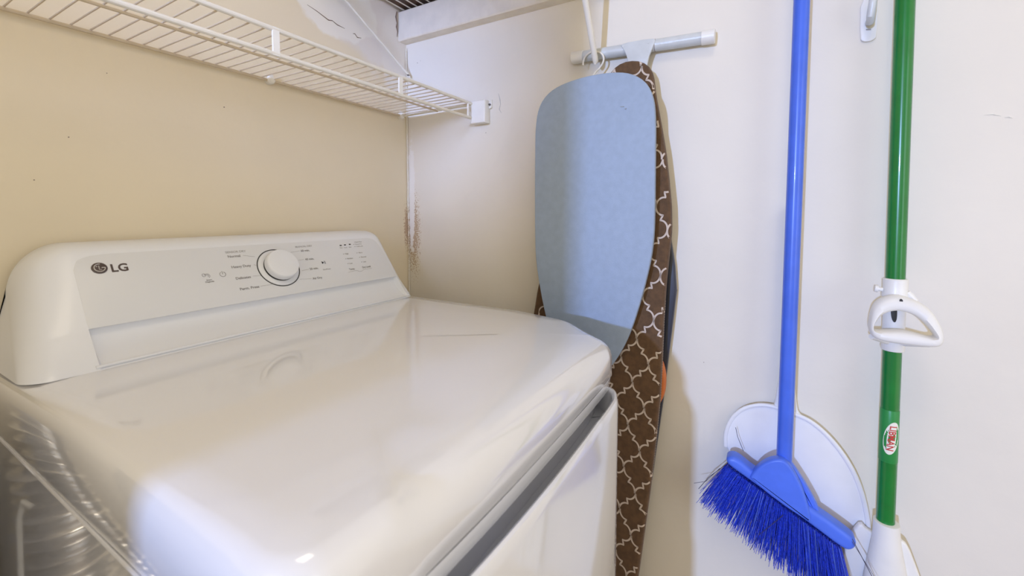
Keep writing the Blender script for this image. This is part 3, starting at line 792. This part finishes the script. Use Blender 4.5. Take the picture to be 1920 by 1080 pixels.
m = MB(); po = smooth_closed([(-.1905,.995),(-.1985,.995),(-.1990,.972),(-.1955,.966),(-.1915,.975)], 40, 2)
slab(m, po, .004, lambda u, v, w_: (.9375 - w_, u, v), .0008); m.build('latch_slot', M['black'], co)
# D shaped grip: ring lofted between its outer and inner outlines
go = [(-.1585,.9582),(-.1590,.9660),(-.1606,.9813),(-.1640,.9960),(-.1710,1.0060),(-.1811,1.0125),(-.1942,1.0165),(-.2074,1.0135),(-.2215,1.0080),(-.2332,.9990),(-.2417,.9850),(-.2474,.9690),(-.2490,.9560),(-.2467,.9440),(-.2356,.9404),(-.2172,.9395),(-.1934,.9395),(-.1738,.9410),(-.1620,.9465)]
gi = [(-.1640,.9572),(-.1640,.9653),(-.1712,.9790),(-.1796,.9865),(-.1892,.9905),(-.1987,.9915),(-.2130,.9880),(-.2250,.9783),(-.2346,.9655),(-.2405,.9560),(-.2360,.9545),(-.2235,.9569),(-.2094,.9600),(-.1951,.9605),(-.1782,.9575),(-.1680,.9558)]
GO = smooth_closed(go, 96, 2); GI = smooth_closed(gi, 96, 2)
import functools
def align(a, b_):
    """rotate b so that its points face a's"""
    best = min(range(len(b_)), key=lambda k: sum((a[i] - b_[(i + k) % len(b_)]).length_squared for i in range(0, len(a), 6)))
    return [b_[(i + best) % len(b_)] for i in range(len(a))]
GI = align(GO, GI)
def mixr(t, w_, push=0):
    r = []
    for a, c in zip(GO, GI):
        p = a.lerp(c, t); tilt = (p.y - .94) / .075   # the top leans back to the collar
        r.append((.912 - w_ + .016 * tilt, p.x, p.y))
    return r
m = MB(); RG = [mixr(.0, .006), mixr(.06, .013), mixr(.25, .0175), mixr(.75, .0185), mixr(.94, .014), mixr(1.0, .006), mixr(1.0, -.004), mixr(.9, -.008), mixr(.1, -.008), mixr(.0, -.003)]
m.rings(RG + [RG[0]], cap0=False, cap1=False); gp = m.build('grip', M['white_plastic'], mo, angle=60)
m = MB(); m.tube([(.925,-.1980,1.0035),(.940,-.1980,1.004)], [.010,.012], 14); m.tube([(.912,-.163,.945),(.935,-.187,.935)], [.005,.006], 10); m.tube([(.912,-.235,.943),(.936,-.209,.935)], [.005,.006], 10)
m.build('grip_mount', M['white_plastic'], gp)
m = MB(); m.tube([(.9105,-.1975,1.0085),(.9088,-.1975,1.0085)], [(.0022,.0034)]*2, 12); m.build('pivot_hole', M['black'], gp)
# socket and head
m = MB()
sk = [(.616,.0150,.0150),(.6155,.0178,.0178),(.600,.0185,.0178),(.580,.0200,.0182),(.560,.0230,.0180),(.535,.0270,.0180),(.505,.0315,.0175),(.470,.0360,.0170),(.440,.0380,.0165)]
rl = []
for z, ry, rx in sk:
    rl.append([(.948 + rx*math.cos(2*PI*k/36), -.2005 - (.616 - z)*.03 + ry*math.sin(2*PI*k/36), z) for k in range(36)])
m.rings(rl); m.build('socket', M['white_plastic'], mo)
m = MB()
fl = [(-.168,.595),(-.178,.583),(-.205,.578),(-.2235,.583),(-.2330,.577),(-.2480,.535),(-.262,.49),(-.270,.44),(-.135,.44),(-.140,.50),(-.148,.545),(-.157,.575)]
slab(m, smooth_closed(fl, 80, 1), .012, lambda u, v, w_: (.9695 - w_, u, v), .004); m.build('head_frame', M['white_plastic'], mo)
m = MB(); random.seed(3)
for i in range(14):
    y0 = -.138 - .0098 * i
    m.tube([(.955, y0, .445), (.952 + random.uniform(-.006,.006), y0 + random.uniform(-.006,.006), .33), (.950 + random.uniform(-.01,.01), y0 + random.uniform(-.01,.01), .22)], [.006,.0075,.007], 8)
mh = m.build('mop_strands', M['label_white'], mo); mh['kind'] = 'stuff'
place_root(mo, (.95, -.20, .22))

# ------------------------------------------------------------------ adhesive hook on the right wall
ah = thing('wall_hook', 'small white adhesive hook on the right wall between the blue broom and green mop', 'hook')
m = MB(); po = smooth_closed([(-.1410,1.5350),(-.1655,1.5350),(-.1665,1.4600),(-.1600,1.4535),(-.1480,1.4535),(-.1420,1.4600)], 60, 1)
slab(m, po, .004, lambda u, v, w_: (.992 - w_, u, v), .0015); m.build('back_plate', M['white_plastic'], ah)
m = MB(); m.tube([(.986,-.154,1.486),(.972,-.1535,1.482),(.962,-.152,1.488),(.957,-.153,1.505),(.957,-.154,1.525),(.962,-.154,1.535)], [.006,.0062,.0062,.006,.0055,.004], 12); m.build('hook_arm', M['grey_white_metal'], ah)
m = MB(); m.tube([(.988,-.151,1.4745),(.9872,-.1515,1.4745),(.9875,-.157,1.4735)], .0012, 6); m.build('mark', M['pale_print'], ah)
place_root(ah, (.99, -.154, 1.46))

# ------------------------------------------------------------------ unseen blocker added left of the dryer to darken the gap
hm = thing('gap_blocker', 'unseen dark brown blocker added left of the dryer to shade its side', 'shade_block')
m = MB(); hp = smooth_closed([(-.36,.50),(.010,.50),(.010,.79),(-.36,.79)], 60, 2)
slab(m, hp, .97, lambda u, v, w_: (u, v, w_ + .001), .012); m.build('blocker_body', M['shade_block'], hm)
m = MB(); m.tube([(p.x, p.y, .97) for p in hp], .008, 8, closed=True); m.build('rim', M['shade_block'], hm)
place_root(hm, (-.17, .67, 0))
